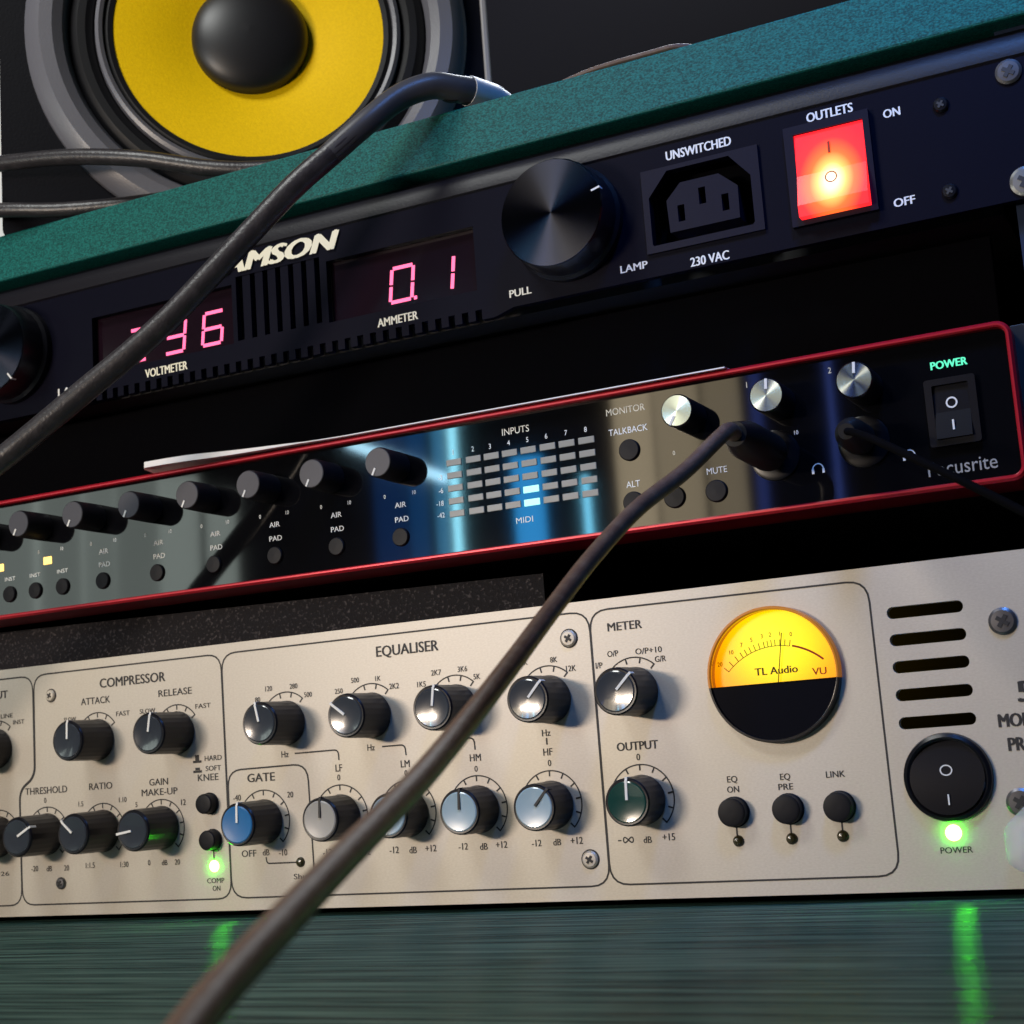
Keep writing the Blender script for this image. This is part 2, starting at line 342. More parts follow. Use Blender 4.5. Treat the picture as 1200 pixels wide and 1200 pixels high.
# ------------------------------------------------------------------ printed lettering: text, x, z, capital height, width (mm; 0 = natural)
TL_TEXT = [
    ('COMPRESSOR', 105.1, 79.2, 3.26, 28.8), ('ATTACK', 88.5, 73.4, 2.39, 13.1), ('RELEASE', 123.5, 73.5, 2.33, 14.2), ('SLOW', 76.7, 67.7, 1.5, 5.5), 
    ('FAST', 100.6, 68.0, 1.63, 6.0), ('SLOW', 111.4, 68.0, 1.61, 6.7), ('FAST', 135.1, 67.9, 1.58, 6.4), ('THRESHOLD', 64.9, 43.5, 2.4, 19.4), 
    ('0', 64.4, 40.0, 1.79, 0), ('RATIO', 89.8, 43.6, 2.35, 10.3), ('1.5', 80.7, 37.9, 1.77, 0), ('1.10', 99.4, 38.4, 1.74, 0), 
    ('GAIN', 115.2, 43.6, 2.3, 8.0), ('MAKE-UP', 115.4, 40.2, 2.3, 15.3), ('5', 105.3, 36.4, 1.73, 0), ('12', 125.4, 36.2, 1.99, 0), 
    ('-20', 58.9, 16.4, 1.93, 0), ('dB', 65.6, 16.2, 1.91, 0), ('20', 73.5, 16.2, 1.9, 0), ('1:1.5', 84.2, 16.7, 1.89, 0), ('1:30', 99.3, 16.5, 1.86, 0), 
    ('0', 110.0, 16.7, 1.85, 0), ('dB', 116.6, 16.5, 1.84, 0), ('20', 122.0, 16.5, 1.83, 0), ('KNEE', 136.1, 43.9, 2.27, 8.5), 
    ('HARD', 138.5, 50.2, 1.7, 7.0), ('SOFT', 138.4, 46.8, 1.7, 6.3), ('COMP', 137.6, 9.9, 1.66, 7.0), ('ON', 137.8, 7.4, 1.66, 0), 
    ('GATE', 157.6, 42.6, 2.78, 10.9), ('-40', 147.6, 36.5, 1.95, 0), ('20', 168.8, 36.4, 1.92, 0), ('OFF', 151.5, 18.2, 2.2, 5.8), 
    ('dB', 158.3, 18.3, 2.05, 0), ('-10', 165.0, 18.0, 2.04, 0), ('Shut', 171.9, 10.2, 1.75, 6.3), ('EQUALISER', 215.8, 79.3, 3.39, 22.7), 
    ('Hz', 167.5, 49.5, 2.08, 0), ('LF', 188.0, 43.8, 2.3, 0), ('0', 187.8, 40.8, 1.89, 0), ('Hz', 200.5, 49.5, 2.02, 0), ('LM', 212.7, 43.6, 2.26, 0), 
    ('0', 212.8, 40.7, 1.85, 0), ('HM', 237.7, 43.9, 2.21, 0), ('0', 237.7, 40.5, 1.81, 0), ('Hz', 262.3, 49.7, 2.04, 0), ('HF', 262.4, 44.0, 2.16, 0), 
    ('0', 262.7, 40.7, 1.9, 0), ('80', 157.6, 68.1, 1.69, 0), ('120', 162.2, 71.4, 1.69, 0), ('280', 172.1, 71.4, 1.68, 0), ('500', 177.6, 68.2, 1.67, 0), 
    ('250', 189.5, 68.3, 1.65, 0), ('500', 195.9, 71.3, 1.64, 0), ('1K', 204.5, 71.1, 1.63, 0), ('2K2', 210.3, 68.2, 1.76, 0), 
    ('1K5', 220.3, 67.9, 1.74, 0), ('2K7', 225.8, 71.1, 1.74, 0), ('3K6', 235.2, 71.4, 1.72, 0), ('5K', 240.1, 68.6, 1.71, 0), 
    ('2K2', 249.9, 68.5, 1.7, 0), ('4K', 256.6, 71.5, 1.69, 0), ('8K', 266.6, 71.4, 1.67, 0), ('12K', 272.1, 68.3, 1.79, 0), ('-12', 182.1, 17.4, 2.14, 0), 
    ('dB', 189.5, 17.1, 2.13, 0), ('+12', 196.2, 17.1, 2.12, 0), ('-12', 206.9, 17.2, 2.1, 0), ('dB', 213.7, 16.9, 2.08, 0), ('+12', 220.1, 17.2, 2.07, 0), 
    ('-12', 231.5, 17.3, 2.05, 0), ('dB', 238.6, 17.0, 2.04, 0), ('+12', 244.7, 17.3, 2.03, 0), ('-12', 256.5, 17.3, 2.0, 0), ('dB', 263.3, 17.3, 1.99, 0), 
    ('+12', 269.7, 17.5, 2.1, 0), ('METER', 290.5, 79.3, 2.53, 10.9), ('I/P', 281.3, 68.3, 1.78, 0), ('O/P', 286.0, 71.4, 1.77, 0), 
    ('O/P+10', 297.4, 71.3, 1.75, 8.3), ('G/R', 300.9, 68.5, 1.74, 0), ('OUTPUT', 291.4, 43.9, 2.47, 12.9), ('0', 291.4, 40.6, 1.97, 0), 
    ('dB', 292.2, 16.8, 1.94, 0), ('+15', 298.8, 17.3, 2.05, 0), ('EQ', 319.4, 32.4, 1.79, 3.0), 
    ('ON', 319.4, 29.7, 1.79, 3.5), ('EQ', 334.9, 32.2, 1.76, 2.9), ('PRE', 334.8, 29.6, 1.76, 4.2), ('LINK', 349.2, 32.2, 1.74, 5.3), 
    ('POWER', 379.6, 10.5, 1.65, 8.4), ('INPUT', 41.8, 79.0, 2.8, 11.6), ('LINE', 47.0, 71.2, 1.54, 5.7), ('INST', 52.7, 68.6, 1.53, 5.3), 
    ('MIC', 38.7, 69.0, 1.55, 5.0), ('0', 41.8, 41.2, 1.83, 0), ('+26', 43.6, 15.1, 1.5, 6.5), ]
SA_TEXT = [
    ('VOLTMETER', 124.7, 187.2, 3.73, 18.5), ('AMMETER', 219.7, 187.3, 3.47, 15.2), ('PULL', 264.6, 187.5, 2.93, 7.6), ('LAMP', 303.2, 187.6, 2.83, 8.8), 
    ('UNSWITCHED', 326.9, 219.9, 3.51, 20.6), ('230 VAC', 327.3, 185.2, 3.43, 12.0), ('OUTLETS', 367.3, 220.9, 3.39, 13.5), 
    ('ON', 384.9, 216.4, 3.07, 4.7), ('OFF', 385.6, 189.7, 3.01, 5.9), ('LAMP', 81.3, 187.2, 3.37, 12.7), ]
FC_TEXT = [
    ('MONITOR', 296.5, 144.1, 2.11, 12.6), ('TALKBACK', 296.8, 137.8, 1.97, 12.6), ('ALT', 297.0, 121.2, 1.95, 4.4), ('MUTE', 323.4, 121.5, 1.9, 6.2), 
    ('INPUTS', 259.4, 143.7, 2.18, 9.4), ('MIDI', 260.3, 115.2, 1.87, 5.8), ('1', 236.9, 140.1, 1.66, 0), ('2', 244.0, 140.1, 1.65, 0), 
    ('3', 250.1, 140.0, 1.64, 0), ('4', 256.7, 140.1, 1.63, 0), ('5', 263.2, 140.1, 1.62, 0), ('6', 269.7, 140.2, 1.61, 0), ('7', 276.4, 140.2, 1.61, 0), 
    ('8', 283.0, 140.2, 1.6, 0), ('-3', 231.7, 132.6, 1.66, 0), ('-6', 231.7, 128.4, 1.66, 0), ('-18', 231.1, 124.3, 1.65, 0), 
    ('-42', 231.2, 120.5, 1.65, 0), ('1', 334.8, 145.2, 1.78, 0), ('2', 359.4, 145.2, 1.74, 0), ('0', 310.7, 128.6, 1.29, 0), 
    ('10', 322.2, 128.3, 1.27, 0), ('10', 348.0, 128.9, 1.24, 0), ]

# ------------------------------------------------------------------ the desk and what closes the view
desk = thing('equipment_desk', 'dark wood studio desk, teal light put into its colour, with rack bay, top board and lower shelf', 'desk', loc=(170, 0, -2.5))
O = (170, 0, -2.5)
def dpart(mb, name, m): return link(name, mb.mesh(name, O), m, desk)
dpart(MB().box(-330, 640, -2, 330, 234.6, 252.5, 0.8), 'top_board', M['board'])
dpart(MB().box(-330, 640, -330, 330, -20.5, -2.5, 0.8), 'lower_shelf', M['shelf'])
dpart(MB().box(-330, 640, 318, 328, -2.5, 234.6), 'back_panel', M['void'])
dpart(MB().box(-92, -76, 0, 318, -2.5, 234.6), 'side_panel', M['void'])
dpart(MB().box(436, 452, 0, 318, -2.5, 234.6), 'side_panel', M['void'])
for x0 in (-74.5, 414.5):                                          # rack rails with square holes
    holes = [rrect(x0 + 6, x0 + 13, z - 3.5, z + 3.5, 0.6, 2) for z in [8 + 15.9*k for k in range(14)]]
    dpart(MB().plate([(x0, -2.5), (x0, 234.6), (x0 + 20, 234.6), (x0 + 20, -2.5)], holes, 5.2, 7.2).box(x0, x0 + 1.6, 7.2, 30, -2.5, 234.6), 'rack_rail', M['rail'])

wall = MB().box(-900, 1100, 520, 540, -300, 1100).build('wall', M['wall']); wall['kind'] = 'structure'
pale = MB().box(-330, -46, 118, 123, 252.5, 560).build('bright_wall_patch', M['pale'])  # panel added for the bright patch of wall
tag(pale, 'white panel put in for the bright wall behind the black loudspeaker', 'board')

blank = thing('blanking_panel', 'plain matt black rack panel between power conditioner and red-rimmed interface', 'panel', loc=(170, 30, 150.6))
link('plate', MB().box(-72, 404, 26, 30, 150.6, 183, .4).mesh('plate', (170, 30, 150.6)), M['void'], blank)
link('flange', MB().box(-72, 404, 30, 60, 150.6, 152.2).mesh('flange', (170, 30, 150.6)), M['void'], blank)

case = thing('equipment_case', 'dim olive-grey ribbed case at the back of the rack bay', 'case', loc=(395, 190, 150.6))
link('body', MB().box(352, 434, 150, 240, 150.6, 232, 2).mesh('body', (395, 190, 150.6)), M['olive'], case)
for z in (168, 186, 205, 219): link('rib', MB().box(353, 433, 147.5, 150.5, z, z + 5, .8).mesh('rib', (395, 190, 150.6)), M['olive'], case)

foam = tag(link('foam_strip', MB().add([(-40,20,88),(256,20,88),(256,60,88),(-40,60,88),(-40,22,106),(255,22,100.8),(255,60,100.8),(-40,60,106)],
      [(0,3,2,1),(4,5,6,7),(0,1,5,4),(1,2,6,5),(2,3,7,6),(3,0,4,7)]).mesh('foam_strip', (100, 40, 88)), M['foam'], None, (100, 40, 88)),
      'speckled black foam strip lying on the silver channel strip', 'foam strip')

# ------------------------------------------------------------------ silver channel strip
tl = thing('channel_strip', 'silver two-space rack processor with yellow lit meter and rows of black knobs', 'audio processor')
slots = [rrect(368.0, 388.6, z - 1.65, z + 1.65, 1.6, 5) for z in (74.7, 67.2, 59.8, 52.2, 44.6)]
VX, VZ, VR = 334.7, 61.0, 19.2
panel = MB().plate(rrect(-64, 419, 0, 88, 0.6, 2), slots + [circ(VX, VZ, 18.4, 48)], 0, 3.2).build('front_panel', M['panel'], tl)
link('chassis', MB().box(-45, 400, 60, 250, 1, 87.9).box(-45, 400, 8, 60, 1, 40).box(-45, 400, 8, 60, 84, 87.9).mesh('chassis'), M['black'], tl)
for x in (-20, 375): link('foot', MB().lathe([(0, 30), (8, 30), (8, 42), (0, 42)], 20).mesh('foot'), M['black'], tl, (x, 0, 1.5)).rotation_euler = (math.radians(0), 0, 0)

def line(pts, w=0.55, y=-0.06, closed=False, name='printed_line'):
    return MB().ribbon(pts, w, y, closed).build(name, M['ink'], panel)
line(roundpath([(20, 84.6), (59.6, 84.6), (59.6, 48.5), (52.3, 44.5), (52.6, 3.9), (20, 3.9)], 5.5), y=-.05)
line(roundpath([(60.2, 84.7), (143.2, 84.7), (143.8, 3.9), (52.9, 3.9), (52.6, 44.2), (60.0, 48.2)], 5.5, closed=True), y=-.06, closed=True)
line(roundpath([(143.5, 84.7), (279.2, 84.8), (279.4, 4.1), (144.0, 4.0)], 6, closed=True), y=-.07, closed=True)
line(roundpath([(279.4, 84.8), (363.6, 84.5), (364.1, 4.3), (279.6, 4.3)], 6, closed=True), y=-.08, closed=True)
line(roundpath([(144.2, 30), (144.2, 45.6), (176.0, 45.9), (176.8, 4.1)], 5.5), y=-.09)
line(roundpath([(171.3, 49.5), (188.1, 49.6), (188.2, 46.3)], 2.5), .5)
line(roundpath([(204.6, 49.5), (213.0, 49.5), (213.2, 46.2)], 2.5), .5)
line(roundpath([(230, 50), (237.7, 50), (237.8, 46.3)], 2.5), .5)
line([(262.3, 48.2), (262.3, 46.2)], .5)
line(roundpath([(158.2, 16.8), (158.5, 14.7), (170, 14.7)], 1.5), .5)
line([(137.2, 19.5), (137.2, 16.8)], .5)
for x in (319.4, 335.1, 349.6): line([(x, 20), (x, 16)], .5)
for zz, hgt in ((50.2, 0), (46.9, 1)):                               # push-in / push-out symbols
    m_ = MB().ribbon([(130.0, zz-.9), (133.6, zz-.9)], .8, -.06)
    m_.ribbon([(130.9, zz), (132.8, zz)] if hgt else [(131, zz+.4), (132.7, zz+.4)], .9 if hgt else 2.0, -.07)
    m_.build('printed_symbol', M['ink'], panel)
for s, x, z, h, w in TL_TEXT:
    big = h > 2.4
    lettering(s, x, z, h, w, panel, M['ink'], bold=0.028 if big else 0.018)
lettering('5051', 407.0, 50.6, 5.5, 13.6, panel, M['ink'], bold=.05)
lettering('MONO VALVE', 406.5, 43.4, 3.5, 24.4, panel, M['ink'], bold=.045)
lettering('PROCESSOR', 406.8, 37.1, 3.5, 21.4, panel, M['ink'], bold=.045)
def ring_pts(cx, cz, r, a0, a1, n=20): return [(cx + r*math.sin(math.radians(a0+(a1-a0)*i/n)), cz + r*math.cos(math.radians(a0+(a1-a0)*i/n))) for i in range(n+1)]
m_ = MB().ribbon([(282.9, 16.9), (284.0, 16.9)], .4, -.06)             # minus infinity
inf = [(286.2 + 1.55*math.sin(t), 17.0 + .75*math.sin(2*t)) for t in [2*math.pi*i/28 for i in range(28)]]
m_.ribbon(inf, .4, -.06, True); m_.build('printed_symbol', M['ink'], panel)

def scale(cx, cz, r, a0, a1, n, inner=1.7, arc=True):
    m_ = MB()
    m_.ribbon(ring_pts(cx, cz, r, a0, a1, 40), .42, -.055)
    for i in range(n):
        a = math.radians(a0 + (a1-a0)*i/(n-1)); s_, c_ = math.sin(a), math.cos(a)
        m_.ribbon([(cx + s_*(r-inner), cz + c_*(r-inner)), (cx + s_*(r+.2), cz + c_*(r+.2))], .5, -.065)
    m_.build('dial_scale', M['ink'], panel)

def knob_mesh(h, rb=7.3, rt=6.9):
    return MB().lathe([(rb, -0.4), (rb, -1.2), (rb-.15, -2.0), (rt+.1, -(h-1.6)), (rt-.1, -(h-.5)), (rt-.5, -h), (rt-1.0, -h+.05), (rt-1.1, -h+.7), (0.01, -h+.7)], 72, 24, .22, (1, 3)).mesh('knob')
def cap_mesh(h, rt=6.9):
    r = rt - 1.02
    return MB().lathe([(r, -h+.65), (r, -h-.05), (r-.35, -h-.25), (r*.72, -h-.10), (r*.4, -h+.04), (0.01, -h+.08)], 40).mesh('cap')
def ptr_mesh(h, rt=6.9, rb=7.3):
    m_ = MB().box(-.38, .38, -h-.36, -h+.10, 0.6, rt-.7).box(-.38, .38, -h-.1, -h+2.8, rt-.75, rt+.16)
    return m_.mesh('pointer')
KM = {}
def tl_knob(x, z, h, cap, ang, ptr='white', name='knob'):
    if h not in KM: KM[h] = (knob_mesh(h), cap_mesh(h), ptr_mesh(h))
    k, c, q = KM[h]
    o = link(name, k, M['knob'], tl, (x, 0, z), math.radians(ang))
    c2 = c.copy(); c2.materials.clear(); link('cap', c2, M[cap], o)
    q2 = q.copy(); q2.materials.clear(); link('pointer', q2, M[ptr], o)
    return o
Z1, Z2 = 59.6, 28.2
for x, h, cap, a in ((89.2, 15.5, 'cap_dark', 2), (124.0, 15.5, 'cap_dark', 10)):
    tl_knob(x, Z1, h, cap, a); scale(x, Z1 + .3, 9.2, -55, 55, 5)
for x, a in ((168.8, -12), (201.4, -52), (232.2, 8), (264.2, 42), (292.2, 45)):
    tl_knob(x, Z1, 15.5, 'cap_dark', a); scale(x, Z1 + .3, 9.8, -42, 42, 4)
for x, a in ((65.2, 62), (90.4, -48), (116.0, -98)):
    tl_knob(x, Z2, 15.2, 'cap_dark', a); scale(x, Z2, 9.4, -135, 135, 11)
for x, h, cap, a, ptr in ((158.2, 15, 'cap_blue', 2, 'white'), (188.0, 12.5, 'cap_grey', 3, 'ink'), (212.8, 12.5, 'cap_pale', 3, 'ink'), (237.6, 12.5, 'cap_pale', 3, 'ink'),
                     (262.4, 12.5, 'cap_pale', 42, 'ink'), (291.6, 12, 'cap_green', 2, 'white')):
    tl_knob(x, Z2, h, cap, a, ptr); scale(x, Z2 + .3, 9.9, -135, 135, 11)
tl_knob(42.0, Z1, 15.5, 'cap_dark', 20); scale(42.0, Z1 + .3, 9.8, -42, 42, 4)
tl_knob(42.5, Z2, 15.2, 'cap_dark', 30); scale(42.5, Z2, 9.4, -135, 135, 11)

def button(x, z, r, h, parent):
    return link('push_button', MB().lathe([(r+.35, -.02), (r+.35, -.5), (r, -.7), (r, -h+.6), (r-.25, -h+.15), (r-.8, -h), (0.01, -h+.1)], 36).mesh('push_button'), M['button'], parent, (x, 0, z))
for x, z in ((136.4, 35.2), (137.2, 23.2)): button(x, z, 3.3, 4, tl)
for x, z in ((319.4, 23.4), (335.2, 23.5), (349.7, 23.4)): button(x, z, 4.0, 4, tl)
led_me = MB().lathe([(1.7, 0), (1.7, -.8), (1.45, -1.5), (.9, -2.0), (.01, -2.2)], 24).mesh('indicator_light')
for x, z in ((319.6, 15.3), (335.1, 15.3), (349.5, 15.4), (171.6, 14.7)): link('indicator_light', led_me, M['dark_led'], tl, (x, .9, z))
def lit_led(x, z, r, m):
    return link('indicator_light', MB().lathe([(r, 0), (r, -.9), (r*.85, -1.7), (r*.5, -2.3), (.01, -2.5)], 24).mesh('indicator_light'), m, tl, (x, 1.5, z))
lit_led(137.2, 14.6, 2.1, M['green']); lit_led(379.3, 15.0, 2.35, M['green_power'])

def screw(x, z, r, parent, m, ringm=None, y=0):
    o = link('screw', MB().lathe([(r, -.03), (r, -.5), (r*.8, -1.0), (.01, -1.15)], 28).mesh('screw'), m, parent, (x, y, z))
    link('cross_slot', MB().box(-r*.5, r*.5, -1.25, -.9, -r*.15, r*.15).box(-r*.15, r*.15, -1.26, -.91, -r*.5, r*.5).mesh('cross_slot'), M['ink'], o).rotation_euler.y = .6
    return o
for x, z, r, mm in ((68.2, 76.8, 2.0, 'panel'), (71.0, 11.0, 2.1, 'screw_dark'), (272.2, 77.3, 2.5, 'panel'), (273.7, 11.9, 2.5, 'panel'), (398.4, 69.5, 3.7, 'screw_dark'), (397.4, 22.1, 3.7, 'screw_dark')):
    screw(x, z, r, tl, M[mm])
    if mm == 'panel': line(circ(x, z, r + .25, 28), .4, -.07, True, 'screw_ring')

# level meter
VUM = glow_mat('meter_backlight', [(0.0, (0.85, 0.16, 0.0)), (0.30, (1.0, 0.36, 0.0)), (0.60, (1.0, 0.72, 0.0)), (1.0, (1.0, 0.95, 0.02))], (0.5, 0, 8.5), (24, 24, 22), 1.15, (.5, .35, .02))
AMB = mat('backlit_rim_plastic', (0.40, 0.14, 0.01), 0.2, emit=(1.0, 0.33, 0.02), estr=0.18)  # clear rim; the backlight is put into its colour and glow
cut = math.acos(-2.5/VR)                                           # rim splits where the dark lower half begins
prof = [(18.2, 3.0), (18.2, -2.2), (18.45, -2.8), (18.9, -2.8), (19.2, -2.3), (19.3, -0.02)]
vu = link('level_meter', MB().lathe(prof, 60, a0=cut, a1=2*math.pi-cut).mesh('level_meter'), M['rocker_black'], tl, (VX, 0, VZ))
link('lit_rim', MB().lathe(prof, 60, a0=-cut, a1=cut).mesh('lit_rim'), AMB, vu)
up = [(18.2*math.sin(-cut+2*cut*i/40), 18.2*math.cos(-cut+2*cut*i/40)) for i in range(41)]
dn = [(18.2*math.sin(cut+(2*math.pi-2*cut)*i/40), 18.2*math.cos(cut+(2*math.pi-2*cut)*i/40)) for i in range(41)]
link('dial_face', MB().poly(up, 1.4, 2.4).mesh('dial_face'), VUM, vu)
link('lower_cover', MB().poly(dn, -2.0, 2.4).mesh('lower_cover'), mat('gloss_black_cover', (.006, .006, .009), .08, spec=.6), vu)
link('lens', MB().poly([(x*.99, z*.99) for x, z in up], -2.3, -1.7).mesh('lens'), M['lens'], vu)
INKB = mat('dial_ink', (0.05, 0.02, 0.0), .6)
sc = MB(); PX, PZ = 0.6, -12.0
nums = [(-46, '20'), (-34, '10'), (-25, '7'), (-17, '5'), (-9, '3'), (-3, '2'), (4, '1'), (12, '0')]
for a in [-46, -40, -34, -29, -25, -21, -17, -13, -9, -6, -3, 0, 4, 8, 12]:
    s_, c_ = math.sin(math.radians(a)), math.cos(math.radians(a)); sc.ribbon([(PX+s_*20, PZ+c_*20), (PX+s_*21.8, PZ+c_*21.8)], .22, 1.3)
sc.ribbon([(PX+20*math.sin(math.radians(-46+i*2)), PZ+20*math.cos(math.radians(-46+i*2))) for i in range(30)], .2, 1.32)
link('scale', sc.mesh('scale'), INKB, vu)
rd = MB().ribbon([(PX+20.2*math.sin(math.radians(14+i*2)), PZ+20.2*math.cos(math.radians(14+i*2))) for i in range(15)], .55, 1.32)
link('red_scale', rd.mesh('red_scale'), M['ink_red'], vu)
for a, s_ in nums:
    lettering(s_, PX + 23.4*math.sin(math.radians(a)), PZ + 23.4*math.cos(math.radians(a)), 1.25, 0, vu, INKB, y=1.3, bold=.01)
lettering('TL Audio', .2, 1.1, 2.1, 12.5, vu, INKB, y=1.3, bold=.03)
lettering('VU', 12.6, -.2, 2.0, 4.0, vu, M['ink_red'], y=1.3, bold=.02)
link('needle', MB().tube([(0.7, .6, -2.4), (3.0, .6, 11.5)], .13, 6).mesh('needle'), INKB, vu)

# round power switch
psw = link('power_switch', MB().lathe([(9.9, .5), (9.9, -1.6), (10.6, -2.0), (11.5, -1.5), (11.8, -.6), (11.8, -.02)], 56).mesh('power_switch'), M['rocker_black'], tl, (379.6, 0, 29.6))
rk = MB(); g = 26                                                  # dished rocker: upper half pressed in
for j in range(g+1):
    for i in range(g+1):
        u, v = -1 + 2*i/g, -1 + 2*j/g
        x_, z_ = u*math.sqrt(1-v*v/2)*9.8, v*math.sqrt(1-u*u/2)*9.8
        rk.v.append((x_, -1.2 + 1.3*z_/9.8 - .9*math.cos(z_/9.8*1.3), z_))
for j in range(g):
    for i in range(g): rk.f.append((j*(g+1)+i, j*(g+1)+i+1, (j+1)*(g+1)+i+1, (j+1)*(g+1)+i))
rk.smooth = True
link('rocker', rk.mesh('rocker'), M['rocker_black'], psw)
link('on_mark', MB().box(-.18, .18, -3.1, -1.9, -7.2, -4.4).mesh('on_mark'), M['dim'], psw)
link('off_mark', MB().ribbon([(1.5*math.sin(t), 1.9 + 1.3*math.cos(t)) for t in [2*math.pi*i/24 for i in range(24)]], .35, -2.25, True).mesh('off_mark'), M['white'], psw)

# ------------------------------------------------------------------ interface with the red rim
fc = thing('audio_interface', 'glossy black rack interface framed by a red rim, with cyan level lights', 'audio interface')
FX0, FX1, FZ0, FZ1 = -30, 410, 106.2, 150.2
rim = MB(); A = rrect(FX0, FX1, FZ0, FZ1, 4.0, 6); B_ = rrect(FX0+.7, FX1-.7, FZ0+.7, FZ1-.7, 3.4, 6); C_ = rrect(FX0+1.2, FX1-1.2, FZ0+1.2, FZ1-1.2, 2.9, 6); D_ = rrect(FX0+1.6, FX1-1.6, FZ0+1.6, FZ1-1.6, 2.5, 6)
n = len(A)
rim.add([(x, 18, z) for x, z in A] + [(x, -2.2, z) for x, z in A] + [(x, -3.0, z) for x, z in B_] + [(x, -3.0, z) for x, z in C_] + [(x, -2.4, z) for x, z in D_] + [(x, 4, z) for x, z in D_],
        [(j*n+i, j*n+(i+1) % n, (j+1)*n+(i+1) % n, (j+1)*n+i) for j in range(5) for i in range(n)])
rim.smooth = True; rim.build('red_rim', M['red_metal'], fc)
face = MB().poly(rrect(FX0+1.5, FX1-1.5, FZ0+1.5, FZ1-1.5, 2.5, 6), 0, 4).build('front_panel', M['gloss'], fc)
link('chassis', MB().box(-28, 408, 18, 240, 108, 149.6).mesh('chassis'), M['black'], fc)
for x0, x1 in ((-74, -29), (409, 428)): link('rack_ear', MB().box(x0, x1, 3.2, 5.2, 107, 149.6, .3).mesh('rack_ear'), M['black'], fc)
GK = MB().lathe([(5.0, -.1), (5.0, -1), (4.9, -11.2), (4.6, -12.0), (.01, -12.1)], 40).mesh('gain_knob')
GP = MB().box(-.33, .33, -12.4, -12.0, 2.1, 4.5).mesh('pointer')
FK = mat('soft_black_knob', (.010, .010, .014), .5, spec=.3); FKC = mat('grey_knob_top', (.040, .040, .056), .5)
GC = MB().lathe([(4.55, -11.95), (4.4, -12.15), (.01, -12.15)], 40).mesh('cap')
for k in range(8):
    x = 216.1 - 25.05*(7 - k)
    o = link('gain_knob', GK, FK, fc, (x, 0, 138.3), math.radians(-152)); link('cap', GC, FKC, o); link('pointer', GP, M['white'], o)
for i in range(-1, 6):
    x = 216.3 - 24.5*(5 - i)
    if i >= 0:
        lettering('AIR', x + .3, 125.9, 1.75, 4.2, face, M['dim'], bold=.01)
        lettering('PAD', x + .5, 121.2, 1.75, 5.0, face, M['dim'], bold=.01)
    for s_, dx in (('0', -5.4), ('10', 5.6)): lettering(s_, x + dx, 129.3, 1.3, 0, face, M['dim'], bold=.005)
pad_me = MB().lathe([(3.0, -.05), (3.0, -.5), (2.7, -.9), (.01, -1.0)], 28).mesh('push_button')
for x in (216.1, 191.8, 167.4, 142.2, 117.8, 93.5, 75.0, 62.1, 49.7): link('push_button', pad_me, M['button'], fc, (x, 0, 115.4))
for x in (74.9, 61.9, 49.9): lettering('INST', x, 121.1, 1.4, 5.0, face, M['dim'], bold=.005)
for x in (68.1, 45.0): link('indicator_light', MB().box(-1.9, 1.9, -.35, .1, -1.4, 1.4, .2).mesh('indicator_light'), M['amber'], fc, (x, 0, 125.7))
for s, x, z, h, w in FC_TEXT: lettering(s, x, z, h, w, face, M['dim'], bold=.006)
seg_me = MB().box(-2.7, 2.7, -.25, .1, -1.05, 1.05, .15).mesh('level_segment')
lit_me = seg_me.copy()
for c in range(8):
    for r in range(5):
        lit = c == 4 and r >= 3
        link('level_segment', lit_me if lit else seg_me, M['cyan'] if lit else M['seg_off'], fc, ((237.0, 244.0, 250.4, 256.8, 263.3, 269.9, 276.4, 283.0)[c], 0, 136.8 - 4.12*r))
def metal_knob(x, z, r, h, ang):
    o = link('metal_knob', MB().lathe([(r, -.1), (r, -h+.6), (r-.3, -h+.1)], 48).mesh('metal_knob'), M['knob'], fc, (x, 0, z), math.radians(ang))
    link('turned_face', MB().lathe([(r-.28, -h+.3), (r-.45, -h-.1), (.01, -h-.1)], 48).mesh('turned_face'), M['alu_face'], o)
    link('pointer', MB().box(-.4, .4, -h-.35, -h, r*.35, r-.3).mesh('pointer'), M['white'], o)
metal_knob(317.0, 138.3, 4.9, 12.5, -150); metal_knob(343.8, 138.3, 5.0, 12.5, 5); metal_knob(368.8, 138.4, 5.2, 12.5, 5)
for x, z in ((296.8, 131.6), (296.8, 115.6), (309.8, 115.4), (322.8, 115.4)):
    link('push_button', MB().lathe([(3.3, -.05), (3.3, -.6), (3.0, -1.0), (.01, -1.1)], 30).mesh('push_button'), M['button'], fc, (x, 0, z))
for x in (341.2, 367.0):
    o = link('headphone_socket', MB().lathe([(3.2, 4), (3.2, -.6), (6.4, -.9), (7.3, -.6), (7.4, -.02)], 40).mesh('headphone_socket'), M['rocker_black'], fc, (x, 0, 123.2))
    hp = MB().ribbon(ring_pts(x + 12, 117.5, 1.5, -90, 90, 14), .35, -.09); hp.ribbon([(x + 10.5, 117.5), (x + 10.5, 116.2)], .7, -.09); hp.ribbon([(x + 13.5, 117.5), (x + 13.5, 116.2)], .7, -.09)
    hp.build('printed_symbol', M['dim'], face)
sw = link('power_switch', MB().plate(rrect(-6.9, 6.9, -9.4, 9.4, .8, 3), [rrect(-4.9, 4.9, -7.6, 7.6, .4, 2)], -1.6, 0).mesh('power_switch'), M['rocker_black'], fc, (392.1, 0, 127.8))
link('rocker', MB().add([(-4.8,-.4,7.5),(4.8,-.4,7.5),(4.8,-1.0,0),(-4.8,-1.0,0),(4.8,-2.6,-7.5),(-4.8,-2.6,-7.5),(-4.8,.5,7.5),(4.8,.5,7.5),(4.8,.5,-7.5),(-4.8,.5,-7.5)],
     [(0,1,2,3),(3,2,4,5),(6,7,1,0),(5,4,8,9),(0,3,5,9,6),(1,7,8,4,2)]).mesh('rocker'), M['rocker_black'], sw)
